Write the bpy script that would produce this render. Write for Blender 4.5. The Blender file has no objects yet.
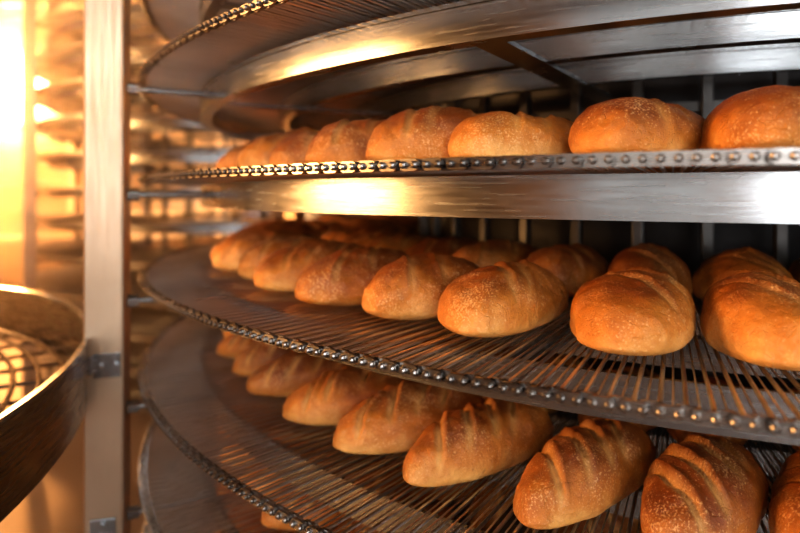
import bpy, math, random
from mathutils import Vector, Matrix, noise
random.seed(7)
D=bpy.data; S=bpy.context.scene
rad=math.radians

# ------------------------------------------------------------ materials
def newmat(name):
    m=D.materials.new(name); m.use_nodes=True
    nt=m.node_tree; b=nt.nodes['Principled BSDF']
    return m,nt,b
def N(nt,t,**kw):
    n=nt.nodes.new(t)
    for k,v in kw.items(): setattr(n,k,v)
    return n
def ramp(nt,stops):
    r=N(nt,'ShaderNodeValToRGB'); e=r.color_ramp.elements
    e[0].position=stops[0][0]; e[0].color=(*stops[0][1],1)
    e[1].position=stops[-1][0]; e[1].color=(*stops[-1][1],1)
    for p,c in stops[1:-1]:
        x=e.new(p); x.color=(*c,1)
    return r
def steel(name,c1,c2,r1,r2,metal=1.0,scale=(3,3,60),bump=0.05):
    m,nt,b=newmat(name); L=nt.links
    tc=N(nt,'ShaderNodeTexCoord'); mp=N(nt,'ShaderNodeMapping'); mp.inputs['Scale'].default_value=scale
    n=N(nt,'ShaderNodeTexNoise'); n.inputs['Scale'].default_value=4; n.inputs['Detail'].default_value=6
    n2=N(nt,'ShaderNodeTexNoise'); n2.inputs['Scale'].default_value=5; n2.inputs['Detail'].default_value=4
    L.new(tc.outputs['Object'],mp.inputs[0]); L.new(mp.outputs[0],n.inputs[0]); L.new(tc.outputs['Object'],n2.inputs[0])
    r=ramp(nt,[(.3,c1),(.7,c2)]); L.new(n2.outputs['Fac'],r.inputs[0]); L.new(r.outputs[0],b.inputs['Base Color'])
    mr=N(nt,'ShaderNodeMapRange'); mr.inputs[1].default_value=.3; mr.inputs[2].default_value=.7; mr.inputs[3].default_value=r1; mr.inputs[4].default_value=r2
    L.new(n.outputs['Fac'],mr.inputs[0]); L.new(mr.outputs[0],b.inputs['Roughness'])
    b.inputs['Metallic'].default_value=metal
    bp=N(nt,'ShaderNodeBump'); bp.inputs['Strength'].default_value=bump; bp.inputs['Distance'].default_value=.002
    L.new(n.outputs['Fac'],bp.inputs['Height']); L.new(bp.outputs[0],b.inputs['Normal'])
    return m
M_steel=steel('brushed_steel',(.23,.26,.29),(.40,.44,.48),.17,.30,bump=.04)
M_post=steel('post_steel',(.34,.26,.19),(.46,.36,.27),.34,.5,metal=.85,scale=(40,40,2))
M_rod=steel('rod_steel',(.50,.50,.50),(.72,.72,.72),.26,.4)
M_chain=steel('chain_steel',(.16,.16,.16),(.36,.36,.36),.22,.36)
M_dark=steel('dark_drum_metal',(.016,.018,.022),(.035,.038,.045),.45,.6,metal=.5)
M_bar=steel('drum_bar_metal',(.10,.105,.11),(.17,.175,.18),.35,.5,metal=.9)
M_guard=steel('dark_guard_steel',(.10,.09,.085),(.18,.165,.155),.20,.32)

def crust(name,top,mid,low):
    m,nt,b=newmat(name); L=nt.links
    tc=N(nt,'ShaderNodeTexCoord'); sep=N(nt,'ShaderNodeSeparateXYZ'); L.new(tc.outputs['Object'],sep.inputs[0])
    oi=N(nt,'ShaderNodeObjectInfo')
    add=N(nt,'ShaderNodeVectorMath',operation='ADD'); L.new(tc.outputs['Object'],add.inputs[0]); 
    sc=N(nt,'ShaderNodeMath',operation='MULTIPLY'); sc.inputs[1].default_value=37; L.new(oi.outputs['Random'],sc.inputs[0])
    L.new(sc.outputs[0],add.inputs[1])
    n=N(nt,'ShaderNodeTexNoise'); n.inputs['Scale'].default_value=18; n.inputs['Detail'].default_value=10; n.inputs['Roughness'].default_value=.66
    L.new(add.outputs[0],n.inputs[0])
    mr=N(nt,'ShaderNodeMapRange'); mr.inputs[1].default_value=0.0; mr.inputs[2].default_value=.092
    L.new(sep.outputs['Z'],mr.inputs[0])
    m1=N(nt,'ShaderNodeMath',operation='MULTIPLY_ADD'); m1.inputs[1].default_value=1.35; m1.inputs[2].default_value=-.64
    L.new(n.outputs['Fac'],m1.inputs[0])
    m2=N(nt,'ShaderNodeMath',operation='ADD'); L.new(mr.outputs[0],m2.inputs[0]); L.new(m1.outputs[0],m2.inputs[1])
    m3=N(nt,'ShaderNodeMath',operation='MULTIPLY_ADD'); m3.inputs[1].default_value=.4; L.new(oi.outputs['Random'],m3.inputs[0]); 
    m3.inputs[2].default_value=-.17
    m4=N(nt,'ShaderNodeMath',operation='ADD'); L.new(m2.outputs[0],m4.inputs[0]); L.new(m3.outputs[0],m4.inputs[1])
    r=ramp(nt,[(.0,low),(.22,tuple((a+c)/2 for a,c in zip(low,mid))),(.47,mid),(.98,top)])
    L.new(m4.outputs[0],r.inputs[0])
    at=N(nt,'ShaderNodeAttribute',attribute_name='score')
    mx=N(nt,'ShaderNodeMix',data_type='RGBA'); mx.inputs[7].default_value=(.86,.50,.17,1)
    L.new(at.outputs['Fac'],mx.inputs[0]); L.new(r.outputs[0],mx.inputs[6])
    n3=N(nt,'ShaderNodeTexNoise'); n3.inputs['Scale'].default_value=340; n3.inputs['Detail'].default_value=3
    L.new(add.outputs[0],n3.inputs[0])
    n5=N(nt,'ShaderNodeTexNoise'); n5.inputs['Scale'].default_value=16; L.new(add.outputs[0],n5.inputs[0])
    ad=N(nt,'ShaderNodeMath',operation='MULTIPLY_ADD'); ad.inputs[1].default_value=.45; L.new(n5.outputs['Fac'],ad.inputs[0]); L.new(n3.outputs['Fac'],ad.inputs[2])
    r3=ramp(nt,[(.79,(0,0,0)),(.92,(.6,.6,.6))]); L.new(ad.outputs[0],r3.inputs[0])
    mx2=N(nt,'ShaderNodeMix',data_type='RGBA'); mx2.inputs[7].default_value=(.88,.58,.27,1)
    L.new(r3.outputs[0],mx2.inputs[0]); L.new(mx.outputs[2],mx2.inputs[6]); L.new(mx2.outputs[2],b.inputs['Base Color'])
    mrr=N(nt,'ShaderNodeMapRange'); mrr.inputs[3].default_value=.24; mrr.inputs[4].default_value=.48
    L.new(n.outputs['Fac'],mrr.inputs[0]); L.new(mrr.outputs[0],b.inputs['Roughness'])
    b.inputs['Coat Weight'].default_value=.45; b.inputs['Coat Roughness'].default_value=.2
    n4=N(nt,'ShaderNodeTexNoise'); n4.inputs['Scale'].default_value=110; n4.inputs['Detail'].default_value=9; n4.inputs['Roughness'].default_value=.72
    L.new(add.outputs[0],n4.inputs[0])
    n6=N(nt,'ShaderNodeTexNoise'); n6.inputs['Scale'].default_value=26; n6.inputs['Detail'].default_value=4; L.new(add.outputs[0],n6.inputs[0])
    sb=N(nt,'ShaderNodeMath',operation='SUBTRACT'); sb.inputs[1].default_value=.5; L.new(n6.outputs['Fac'],sb.inputs[0])
    ab=N(nt,'ShaderNodeMath',operation='ABSOLUTE'); L.new(sb.outputs[0],ab.inputs[0])
    vr=N(nt,'ShaderNodeMapRange'); vr.inputs[2].default_value=.012; vr.inputs[4].default_value=.2; L.new(ab.outputs[0],vr.inputs[0])
    sm=N(nt,'ShaderNodeMath',operation='ADD'); L.new(n4.outputs['Fac'],sm.inputs[0]); L.new(vr.outputs[0],sm.inputs[1])
    bp=N(nt,'ShaderNodeBump'); bp.inputs['Strength'].default_value=.9; bp.inputs['Distance'].default_value=.0036
    L.new(sm.outputs[0],bp.inputs['Height']); L.new(bp.outputs[0],b.inputs['Normal'])
    L.new(bp.outputs[0],b.inputs['Coat Normal'])
    return m
M_crust=crust('golden_crust',(.25,.060,.007),(.61,.225,.029),(.90,.54,.18))
M_crust2=crust('scored_crust',(.22,.052,.007),(.56,.195,.026),(.88,.51,.16))

def plain(name,c1,c2,rough=.7,scale=3,bump=.2,metal=0):
    m,nt,b=newmat(name); L=nt.links
    tc=N(nt,'ShaderNodeTexCoord'); n=N(nt,'ShaderNodeTexNoise'); n.inputs['Scale'].default_value=scale; n.inputs['Detail'].default_value=7
    L.new(tc.outputs['Object'],n.inputs[0])
    r=ramp(nt,[(.3,c1),(.7,c2)]); L.new(n.outputs['Fac'],r.inputs[0]); L.new(r.outputs[0],b.inputs['Base Color'])
    b.inputs['Roughness'].default_value=rough; b.inputs['Metallic'].default_value=metal
    bp=N(nt,'ShaderNodeBump'); bp.inputs['Strength'].default_value=bump; bp.inputs['Distance'].default_value=.01
    L.new(n.outputs['Fac'],bp.inputs['Height']); L.new(bp.outputs[0],b.inputs['Normal'])
    return m
M_wall=plain('warm_plaster',(.30,.17,.10),(.38,.23,.14))
M_floor=plain('polished_concrete',(.12,.09,.075),(.19,.145,.12),rough=.55)
M_ceil=plain('ceiling_paint',(.22,.17,.14),(.28,.22,.18))
M_frame=plain('window_frame_paint',(.35,.22,.13),(.42,.27,.17),rough=.4)
def emis(name,c,s):
    m,nt,b=newmat(name); b.inputs['Base Color'].default_value=(*c,1)
    b.inputs['Emission Color'].default_value=(*c,1); b.inputs['Emission Strength'].default_value=s
    n=N(nt,'ShaderNodeTexNoise'); n.inputs['Scale'].default_value=2
    mr=N(nt,'ShaderNodeMapRange'); mr.inputs[3].default_value=.3; mr.inputs[4].default_value=.5
    nt.links.new(n.outputs['Fac'],mr.inputs[0]); nt.links.new(mr.outputs[0],b.inputs['Roughness'])
    return m
M_tube=emis('lamp_tube_glow',(1,.86,.7),14)

# ------------------------------------------------------------ mesh helpers
class MB:
    def __init__(s): s.v=[];s.f=[]
    def add(s,vs,fs):
        o=len(s.v); s.v.extend(vs); s.f.extend([tuple(i+o for i in f) for f in fs])
    def box(s,c,size,M=None):
        hx,hy,hz=[q/2 for q in size]; vs=[]
        for x in(-hx,hx):
            for y in(-hy,hy):
                for z in(-hz,hz):
                    p=Vector((x,y,z)); 
                    if M is not None: p=M@p
                    vs.append(tuple(p+Vector(c)))
        s.add(vs,[(0,1,3,2),(4,6,7,5),(0,4,5,1),(2,3,7,6),(0,2,6,4),(1,5,7,3)])
    def cyl(s,a,b,r,n=8,r2=None):
        a=Vector(a);b=Vector(b);d=(b-a).normalized()
        u=d.orthogonal().normalized(); w=d.cross(u); r2=r if r2 is None else r2
        vs=[]
        for p,q in((a,r),(b,r2)):
            for i in range(n):
                t=2*math.pi*i/n; vs.append(tuple(p+(u*math.cos(t)+w*math.sin(t))*q))
        fs=[(i,(i+1)%n,n+(i+1)%n,n+i) for i in range(n)]
        fs+= [tuple(range(n-1,-1,-1)),tuple(range(n,2*n))]
        s.add(vs,fs)
    def ring(s,prof,n=256,a0=0,a1=360,z=0):
        full=abs(a1-a0-360)<1e-6; k=len(prof); m=n if full else n+1; vs=[]
        for i in range(m):
            a=rad(a0+(a1-a0)*i/n); sx,sy=-math.sin(a),-math.cos(a)
            for r,h in prof: vs.append((sx*r,sy*r,h+z))
        fs=[]
        for i in range(n):
            j=(i+1)%m
            for q in range(k):
                w=(q+1)%k; fs.append((i*k+q,i*k+w,j*k+w,j*k+q))
        if not full: fs+=[tuple(range(k)),tuple(range((m-1)*k,m*k))]
        s.add(vs,fs)
    def mesh(s,name,mat,smooth=False):
        me=D.meshes.new(name); me.from_pydata(s.v,[],s.f); me.materials.append(mat)
        import bmesh
        bm=bmesh.new(); bm.from_mesh(me); bmesh.ops.recalc_face_normals(bm,faces=bm.faces); bm.to_mesh(me); bm.free()
        if smooth:
            me.polygons.foreach_set('use_smooth',[True]*len(me.polygons))
            try: me.set_sharp_from_angle(angle=rad(40))
            except Exception: pass
        me.update(); return me
def ob(name,me,parent=None,loc=(0,0,0),rz=0,bev=0):
    o=D.objects.new(name,me); S.collection.objects.link(o); o.location=loc; o.rotation_euler=(0,0,rz)
    if parent: o.parent=parent
    if bev:
        m=o.modifiers.new('bevel','BEVEL'); m.width=bev; m.segments=2; m.limit_method='ANGLE'
    return o
def empty(name,loc=(0,0,0),rz=0):
    o=D.objects.new(name,None); S.collection.objects.link(o); o.location=loc; o.rotation_euler=(0,0,rz); o.empty_display_size=.1; return o
def P(r,a,z=0):
    a=rad(a); return (-math.sin(a)*r,-math.cos(a)*r,z)

# ------------------------------------------------------------ belt
RO,RI=1.68,.90
def belt_meshes(detail=True):
    rods=MB(); step=.8 if detail else 1.6; k=int(360/step)
    for i in range(k):
        a=i*step
        rods.cyl(P(RI,a,-.003),P(RO-.006,a,-.003),.0027 if detail else .004,6)
        if detail:
            rods.cyl(P(RI,a+step/2,-.004),P(RO-.006,a+step/2,-.004),.0013,5)
    ch=MB(); st=.5 if detail else 2; k=int(round(360/st))
    for R0 in ((RO,RI) if detail else (RO,)):
      for i in range(k):
        a=i*st; 
        off=.0032 if i%2 else -.0032
        pitch=rad(st)*R0; hh=.0070; hl=pitch*.5+.0055
        Rm=Matrix.Rotation(-rad(a),3,'Z')
        base=Vector(P(R0+off,a,0))
        vs=[]
        n=12
        for yy in(-.002,.002):
            for q in range(n):
                t=2*math.pi*(q+.5)/n; cx=math.cos(t); sx=math.sin(t)
                x=(hl-hh)*(1 if cx>0 else -1)+hh*cx if pitch<.03 else hl*cx
                vs.append(tuple(base+Rm@Vector((x,yy,hh*sx))))
        fs=[(q,(q+1)%n,n+(q+1)%n,n+q) for q in range(n)]+[tuple(range(n-1,-1,-1)),tuple(range(n,2*n))]
        ch.add(vs,fs)
        am=a+st/2
        ch.cyl(P(R0-.009,am),P(R0+.0085,am),.0042,8)
        ch.cyl(P(R0+.0085,am),P(R0+.0105,am),.0042,8,.0022)
    return rods.mesh('belt_rods',M_rod,True), ch.mesh('belt_edge_chain',M_chain,True)
ROD,CHN=belt_meshes(True)
RODc,CHNc=belt_meshes(False)

def rail_mesh():
    m=MB()
    for r,h in((1.545,.054),(1.33,.043),(1.10,.043)):
        zt=-.009
        m.ring([(r,zt),(r,zt-h),(r-.028,zt-h),(r-.028,zt-h+.003),(r-.0035,zt-h+.003),(r-.0035,zt)],n=240)
        m.ring([(r+.003,zt),(r+.003,zt-.006),(r,zt-.006),(r,zt)],n=240)
    return m.mesh('support_rails',M_steel,True)
RAIL=rail_mesh()
def arm_mesh(angs):
    m=MB()
    for a in angs+[p-30 for p in angs]:
        Rm=Matrix.Rotation(-rad(a),3,'Z')
        m.box(P((1.540+.87)/2,a,-.0555),(.045,.670,.0062),Rm)
    for a in angs:
        m.cyl(P(1.535,a,-.035),P(1.70,a,-.035),.007,10)
        m.cyl(P(1.549,a,-.035),P(1.556,a,-.035),.014,6)
    return m.mesh('support_arms',M_steel,True)
SP=.2287; Z2=1.531
POSTA=[63+60*i for i in range(6)]

def tower(name,cx,cy,levels,detail=True,posts=POSTA,zr=0):
    T=empty(name,(cx,cy,0),zr)
    ARM=arm_mesh(list(posts))
    for i,k in enumerate(levels):
        z=Z2+SP*k
        ob(f'belt_rods_{i+1}',ROD if detail else RODc,T,(0,0,z))
        ob(f'belt_chain_{i+1}',CHN if detail else CHNc,T,(0,0,z))
        ob(f'support_rails_{i+1}',RAIL,T,(0,0,z))
        ob(f'support_arms_{i+1}',ARM,T,(0,0,z))
    ztop=Z2+SP*levels[-1]+.35
    m=MB()
    for j,a in enumerate(posts):
        Rm=Matrix.Rotation(rad(14) if j==0 else -rad(a),3,'Z')
        m.box(P(1.752,a,ztop/2+.006),(.078,.078,ztop-.012),Rm)
        m.box(P(1.752,a,.008),(.2,.2,.016),Rm)
    ob('posts',m.mesh('posts',M_post),T,bev=.005)
    m=MB()
    for j,a in enumerate(posts):
        for k in levels:
            z=Z2+SP*k
            m.cyl(P(1.69,a,z-.035),P(1.715,a,z-.035),.015,6)
    ob('post_arm_collars',m.mesh('post_arm_collars',M_steel),T,bev=.001)
    m=MB(); zb=.12
    if detail:
        m.ring([(.78,zb),(.78,ztop-.1),(.765,ztop-.1),(.765,zb)],n=96)
        ob('drum_shell',m.mesh('drum_shell',M_dark,True),T)
    m=MB()
    for i in range(40 if detail else 20):
        a=i*(9 if detail else 18)+2; Rm=Matrix.Rotation(-rad(a),3,'Z')
        m.box(P(.862,a,(zb+ztop-.1)/2),(.022,.022,ztop-.1-zb),Rm)
    ob('drum_bars',m.mesh('drum_bars',M_bar),T,bev=.002)
    m=MB()
    for z in [zb+.02,ztop-.14]+[Z2+SP*k-.085 for k in levels]:
        m.ring([(.85,z),(.85,z+.02),(.78,z+.02),(.78,z)],n=96)
    for i in range(6):
        Rm=Matrix.Rotation(-rad(i*60),3,'Z'); m.box(P(.7,i*60,.06),(.12,.3,.12),Rm)
    ob('drum_hoops',m.mesh('drum_hoops',M_bar,True),T)
    return T
CX,CY=.94,2.07
T1=tower('spiral_cooling_conveyor',CX,CY,list(range(-5,4)))
m=MB(); u=Vector(P(1.752,63,0)); Rm=Matrix.Rotation(rad(14),3,'Z')
def onpost(dx,dy,z): return tuple(u+Rm@Vector((dx,dy,0))+Vector((0,0,z)))
z=1.145
m.box(onpost(.008,-.042,z),(.052,.006,.05),Rm)
m.box(onpost(-.026,-.049,z+.004),(.018,.02,.036),Rm)
for dx in(-.004,.024): m.cyl(onpost(dx,-.044,z),onpost(dx,-.053,z),.006,6)
m.box(onpost(.0,-.042,.80),(.05,.006,.06),Rm)
for dz in(.78,.82): m.cyl(onpost(0,-.044,dz),onpost(0,-.052,dz),.006,6)
ob('post_clamp',m.mesh('post_clamp',M_steel),T1,bev=.0012)

T2=tower('spiral_cooling_conveyor',-1.35,5.35,list(range(-6,7)),False,zr=.4)

# ------------------------------------------------------------ loaves
def loaf_mesh(idx,scored):
    rnd=random.Random(100+idx)
    L=(.31 if scored else .28)*(1+rnd.uniform(-.05,.04)); W=(.133 if scored else .150)*(1+rnd.uniform(-.05,.04)); H=(.089 if scored else .096)*(1+rnd.uniform(-.07,.05))
    nx,nt=110,80; vs=[];sc=[]
    bend=rnd.uniform(-.010,.010); seed=Vector((idx*7.3,3.1,idx*2.2))
    base=(-.09,-.035,.025,.08) if scored else ((-.06,.0,.06) if idx%2 else (-.03,.045))
    cuts=[c+rnd.uniform(-.009,.009) for c in base]
    deep=[rnd.uniform(.65,1.1)*(1 if scored else .5) for _ in cuts]; sl=[.95+rnd.uniform(-.25,.25)+(0 if scored else .2) for _ in cuts]
    skew=rnd.uniform(-.11,.11)
    for i in range(nx+1):
        t=-1+2*i/nx; t=math.sin(t*math.pi/2)
        e=max(0,1-abs(t)**(2.25 if not scored else 2.0)); 
        w=W/2*e**.52*(1+skew*t); h=H*(e**.46)*(1-skew*.4*t)
        lift=H*.26*(1-e**.5); ef=min(1,e*6)
        for j in range(nt):
            p=2*math.pi*j/nt; c,s=math.cos(p),math.sin(p)
            y=w*(abs(c)**.93)*(1 if c>0 else -1)
            if s>=0: z=h*(.37+.63*s**.97)
            else: z=h*.37*(1-abs(s)**.6)
            z+=lift; x=L/2*t
            v=Vector((x,y+bend*math.cos(t*1.5),z))
            n=noise.noise(v*12+seed)*.0095+noise.noise(v*34+seed)*.0034+noise.noise(v*90+seed)*.0011
            out=Vector((t*.8+(1-ef)*t,c*ef,max(s,0)*ef))
            if out.length>0: out.normalize()
            k=min(1,max(0,(v.z-.004)/.012))
            v+=out*n*k
            f=0
            if s>0:
                for ci,c0 in enumerate(cuts):
                    d=(v.x-c0)-v.y*sl[ci]+.006*noise.noise(Vector((v.y*35,ci*5.1,idx)))
                    lim=max(0,1-(abs(v.y)/(W*.46))**4)*min(1,s*1.6)*deep[ci]*ef
                    v.z-=.0115*math.exp(-(d/.006)**2)*lim
                    v.z+=.0072*math.exp(-((d-.0115)/.0060)**2)*lim*(1+.8*noise.noise(Vector((v.y*60,ci,idx))))
                    f=max(f,.9*math.exp(-((d+.001)/.007)**2)*min(1,lim))
            vs.append(tuple(v)); sc.append(f)
    fs=[]
    for i in range(nx):
        for j in range(nt):
            q=(j+1)%nt; fs.append((i*nt+j,i*nt+q,(i+1)*nt+q,(i+1)*nt+j))
    me=D.meshes.new('loaf_%d'%idx); me.from_pydata(vs,[],fs)
    at=me.attributes.new('score','FLOAT','POINT'); at.data.foreach_set('value',sc)
    import bmesh
    bm=bmesh.new(); bm.from_mesh(me)
    bmesh.ops.remove_doubles(bm,verts=bm.verts,dist=.0001)
    bmesh.ops.recalc_face_normals(bm,faces=bm.faces)
    zmin=min(v.co.z for v in bm.verts)
    for v in bm.verts: v.co.z-=zmin
    bm.to_mesh(me); bm.free()
    me.polygons.foreach_set('use_smooth',[True]*len(me.polygons))
    me.materials.append(M_crust2 if scored else M_crust)
    return me
PL=[loaf_mesh(i,False) for i in range(7)]
SCR=[loaf_mesh(i+10,True) for i in range(6)]
batch=empty('bread_loaf_batch',(CX,CY,0))
def put_loaf(k,r,a,meshes,solo,tw):
    z=Z2+SP*k-.0003
    me=random.choice(meshes)
    r+=random.uniform(-.01,.01)
    u=P(r,a); ang=math.atan2(u[1],u[0])+rad(tw+random.uniform(-3,3))
    if random.random()<.5: ang+=math.pi
    s=random.uniform(.94,1.03)
    if solo: o=ob('bread_loaf',me,None,(CX+u[0],CY+u[1],z),ang)
    else: o=ob('loaf',me,batch,(u[0],u[1],z),ang)
    o.scale=(s,random.uniform(.94,1.03),random.uniform(.93,1.06))
cfg={0:(19.8,6.1,PL,-18),-1:(20.2,6.4,PL,-2),-2:(22.9,6.35,SCR,-15),-3:(24.5,6.6,SCR,-12),-4:(22,6.6,PL,-4)}
for k,(a0,st,ms,tw) in cfg.items():
    rhi,rlo=(1.40,1.355) if ms is SCR else (1.42,1.37)
    a=a0-st*6; 
    while a<150:
        solo = k>=-2 and a>a0-1 and a<a0+st*6.5
        f=min(1,max(0,(a-28)/32)); rc=rhi+(rlo-rhi)*f
        put_loaf(k,rc,a+random.uniform(-.4,.4),ms,solo,tw)
        a+=st
    a=a0-6*7.7+3
    while a<150:
        put_loaf(k,1.075,a+random.uniform(-.3,.3),ms,False,tw)
        a+=8.2

# ------------------------------------------------------------ curved guard conveyor at left foreground
R3=1.40
c3=Vector((-1.925,.66,0)); G=empty('curved_transfer_conveyor',c3)
zr=1.20; HB=.135
m=MB(); 
m.ring([(R3,zr),(R3+.004,zr-.003),(R3+.004,zr-HB),(R3-.03,zr-HB),(R3-.03,zr-HB+.004),(R3,zr-HB+.004)],n=300)
ob('side_guard',m.mesh('side_guard',M_guard,True),G)
m=MB()
m.ring([(R3-.003,zr+.004),(R3+.007,zr+.004),(R3+.007,zr-.004),(R3-.003,zr-.004)],n=300)
ob('guard_rim',m.mesh('guard_rim',M_steel,True),G)
m=MB()
for i in range(12):
    r=R3-.04-i*.05
    m.ring([(r+.006*math.cos(t),zr-HB+.02+.006*math.sin(t)) for t in [2*math.pi*q/8 for q in range(8)]],n=200)
ob('wire_rings',m.mesh('wire_rings',M_guard,True),G)
m=MB()
for i in range(60):
    a=i*6+4; m.cyl(P(R3,a,zr-HB+.009),P(R3-.66,a,zr-HB+.009),.005,8)
ob('cross_rods',m.mesh('cross_rods',M_guard,True),G)
m=MB(); m.ring([(R3-.66,zr-.09),(R3-.66,zr-HB),(R3-.664,zr-HB),(R3-.664,zr-.09)],n=160)
ob('inner_band',m.mesh('inner_band',M_guard,True),G)
m=MB()
for a in(-125,-65,-5,55,115,175):
    m.box(P(R3-.3,a,(zr-HB)/2),(.06,.06,zr-HB-.002),Matrix.Rotation(-rad(a),3,'Z'))
ob('legs',m.mesh('legs',M_post),G,bev=.004)
# pull handle welded to the outside of the guard, facing the aisle
m=MB(); aH=-86
hp=lambda dr,z,da=0: P(R3+dr,aH+da,z)
m.cyl(hp(.032,zr-.02),hp(.032,zr-.165),.006,10); m.cyl(hp(0,zr-.03),hp(.038,zr-.03),.006,10); m.cyl(hp(0,zr-.125),hp(.038,zr-.125),.006,10)
ob('handle',m.mesh('handle',M_steel,True),G)

# ------------------------------------------------------------ room
X0,X1,Y0,Y1,H=-9,7,-5,10,5
def room_box(name,c,s,mat):
    m=MB(); m.box((0,0,0),s); return ob(name,m.mesh(name,mat),None,c)
room_box('floor',((X0+X1)/2,(Y0+Y1)/2,-.05),(X1-X0,Y1-Y0,.1),M_floor)
room_box('ceiling',((X0+X1)/2,(Y0+Y1)/2,H+.05),(X1-X0,Y1-Y0,.1),M_ceil)
room_box('wall_right',(X1+.1,(Y0+Y1)/2,H/2),(.2,Y1-Y0,H),M_wall)
room_box('wall_left',(X0-.1,(Y0+Y1)/2,H/2),(.2,Y1-Y0,H),M_wall)
def window_wall(name,y,openings,zb,zt,sign):
    m=MB(); xs=X0
    for a,b in openings:
        m.box(((xs+a)/2,0,H/2),(a-xs,.2,H)); 
        m.box(((a+b)/2,0,zb/2),(b-a,.2,zb)); m.box(((a+b)/2,0,(zt+H)/2),(b-a,.2,H-zt)); xs=b
    m.box(((xs+X1)/2,0,H/2),(X1-xs,.2,H))
    ob(name,m.mesh(name,M_wall),None,(0,y,0))
wn=[0]
def window(a,b,y,zb,zt,nx=3,nz=4):
    wn[0]+=1; m=MB(); w=.06
    for x in [a+w/2+(b-a-w)*i/nx for i in range(nx+1)]: m.box((x,0,(zb+zt)/2),(w,.08,zt-zb))
    for z in [zb+w/2+(zt-zb-w)*i/nz for i in range(nz+1)]: m.box(((a+b)/2,0,z),(b-a,.075,w))
    m.box(((a+b)/2,-.1 if y>0 else .1,zb-.03),(b-a+.1,.12,.05))
    ob('window_%d'%wn[0],m.mesh('window',M_frame),None,(0,y,0))
ops=[(-8.3,-5.2),(-4.6,-2.6),(-2.0,0),(.6,2.6)]
window_wall('wall_back',Y1+.1,ops,.7,4.5,1)
for a,b in ops: window(a,b,Y1+.1,.7,4.5)
ops2=[(-4.5,-1.5),(-.8,2.2),(2.9,5.9)]  # unseen windows behind the camera, added to go with the front fill
window_wall('wall_front',Y0-.1,ops2,.9,4.2,-1)
for a,b in ops2: window(a,b,Y0-.1,.9,4.2)
for (x,y) in((-4.2,2.5),(-4.2,6.5),(-.5,-1.8),(3,-1.8),(-6.5,4.5)):  # added tube lamps, all out of view, for extra fill
    E=empty('ceiling_lamp',(x,y,4.3))
    m=MB(); m.box((0,0,.05),(1.5,.22,.05)); m.cyl((-.6,0,.07),(-.6,0,.7),.006,6); m.cyl((.6,0,.07),(.6,0,.7),.006,6)
    ob('housing',m.mesh('housing',M_frame),E)
    m=MB(); m.cyl((-.7,.05,0),(.7,.05,0),.018,12); m.cyl((-.7,-.05,0),(.7,-.05,0),.018,12)
    ob('tubes',m.mesh('tubes',M_tube,True),E)
m=MB(); m.cyl((-8.9,7.6,4.1),(6.9,7.6,4.1),.22,24)
for i in range(12): m.cyl((-8.2+i*1.3,7.6,4.1),(-8.16+i*1.3,7.6,4.1),.245,24)
for i in range(6): m.cyl((-7.5+i*2.6,7.6,4.3),(-7.5+i*2.6,7.6,5),.01,6)
ob('ventilation_duct',m.mesh('ventilation_duct',M_steel,True))

# haze volume added to spread the warm sun glow through the hall
hm=D.materials.new('flour_haze'); hm.use_nodes=True; nt=hm.node_tree; nt.nodes.clear()
o_=N(nt,'ShaderNodeOutputMaterial'); vs_=N(nt,'ShaderNodeVolumeScatter'); vs_.inputs['Density'].default_value=.03; vs_.inputs['Anisotropy'].default_value=.87
vs_.inputs['Color'].default_value=(1,.86,.72,1); nt.links.new(vs_.outputs[0],o_.inputs['Volume'])
m=MB(); m.box((0,0,0),(X1-X0-.02,Y1-Y0-.02,H-.02)); ob('hall_air_haze',m.mesh('hall_air_haze',hm),None,((X0+X1)/2,(Y0+Y1)/2,H/2))

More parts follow.
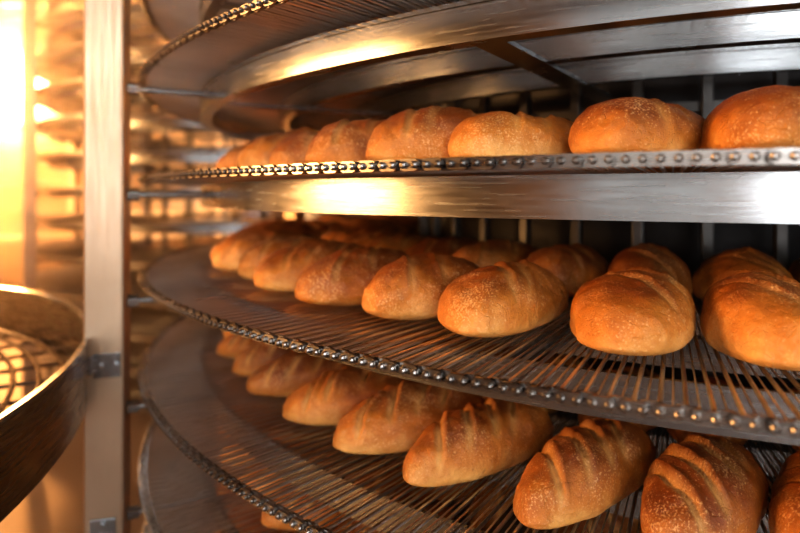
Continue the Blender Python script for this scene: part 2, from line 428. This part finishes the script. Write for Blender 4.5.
# ------------------------------------------------------------ light
sd=Vector((-.65,1,.175)).normalized()
W=D.worlds.new('World'); S.world=W; W.use_nodes=True; nt=W.node_tree; bg=nt.nodes['Background']; L=nt.links
tc=N(nt,'ShaderNodeTexCoord'); dp=N(nt,'ShaderNodeVectorMath',operation='DOT_PRODUCT'); dp.inputs[1].default_value=sd
L.new(tc.outputs['Generated'],dp.inputs[0])
mr=N(nt,'ShaderNodeMapRange'); mr.inputs[1].default_value=.8; mr.inputs[2].default_value=1; L.new(dp.outputs['Value'],mr.inputs[0])
r=ramp(nt,[(0,(.8,.72,.62)),(.25,(1.5,.9,.48)),(.7,(1.6,.78,.32)),(.85,(.8,.32,.10)),(.93,(.32,.11,.03)),(.965,(.42,.15,.035)),(.982,(.9,.42,.11)),(.994,(5,3,1.2)),(1,(34,27,17))])
L.new(mr.outputs[0],r.inputs[0]); L.new(r.outputs[0],bg.inputs[0]); bg.inputs[1].default_value=1.0
def light(name,t,loc,energy,col,target=None,size=None,sy=None):
    l=D.lights.new(name,t); l.energy=energy; l.color=col; o=D.objects.new(name,l); S.collection.objects.link(o); o.location=loc
    if target is not None: o.rotation_euler=(Vector(target)-Vector(loc)).to_track_quat('-Z','Y').to_euler()
    if size:
        l.shape='RECTANGLE'; l.size=size; l.size_y=sy or size
    return o
s=light('sun','SUN',(-6,9,4),3.2,(1,.36,.08)); s.rotation_euler=sd.to_track_quat('Z','Y').to_euler(); s.data.angle=rad(2)
light('window_light_back','AREA',(-3.9,8.6,4.3),800,(1,.40,.11),(0,2,1.2),3,1.2)  # added warm fill hung inside the hall, apart from the windows
light('window_light_left','AREA',(-8.7,.8,2.6),1050,(1,.46,.15),(0,2,1.3),4,2.5)  # added warm fill for the left side; this wall has no window
for x,e in((-3,15),(.7,185),(4.4,90)):
    light('window_light_front','AREA',(x,-4.85,2.6),e,(1,.94,.88),(x*.5+.4,2,1.2),2.8,3)  # added soft fill from behind the camera

# ------------------------------------------------------------ camera
c=D.cameras.new('camera'); co=D.objects.new('camera',c); S.collection.objects.link(co); S.camera=co
co.location=(0,0,1.5); co.rotation_euler=(rad(90),0,0); c.lens=27; c.sensor_width=36; c.shift_y=-.092; c.clip_start=.02
c.dof.use_dof=True; c.dof.focus_distance=.75; c.dof.aperture_fstop=2.2
S.view_settings.view_transform='Standard'
S.view_settings.look='Medium High Contrast'
S.view_settings.exposure=0.22
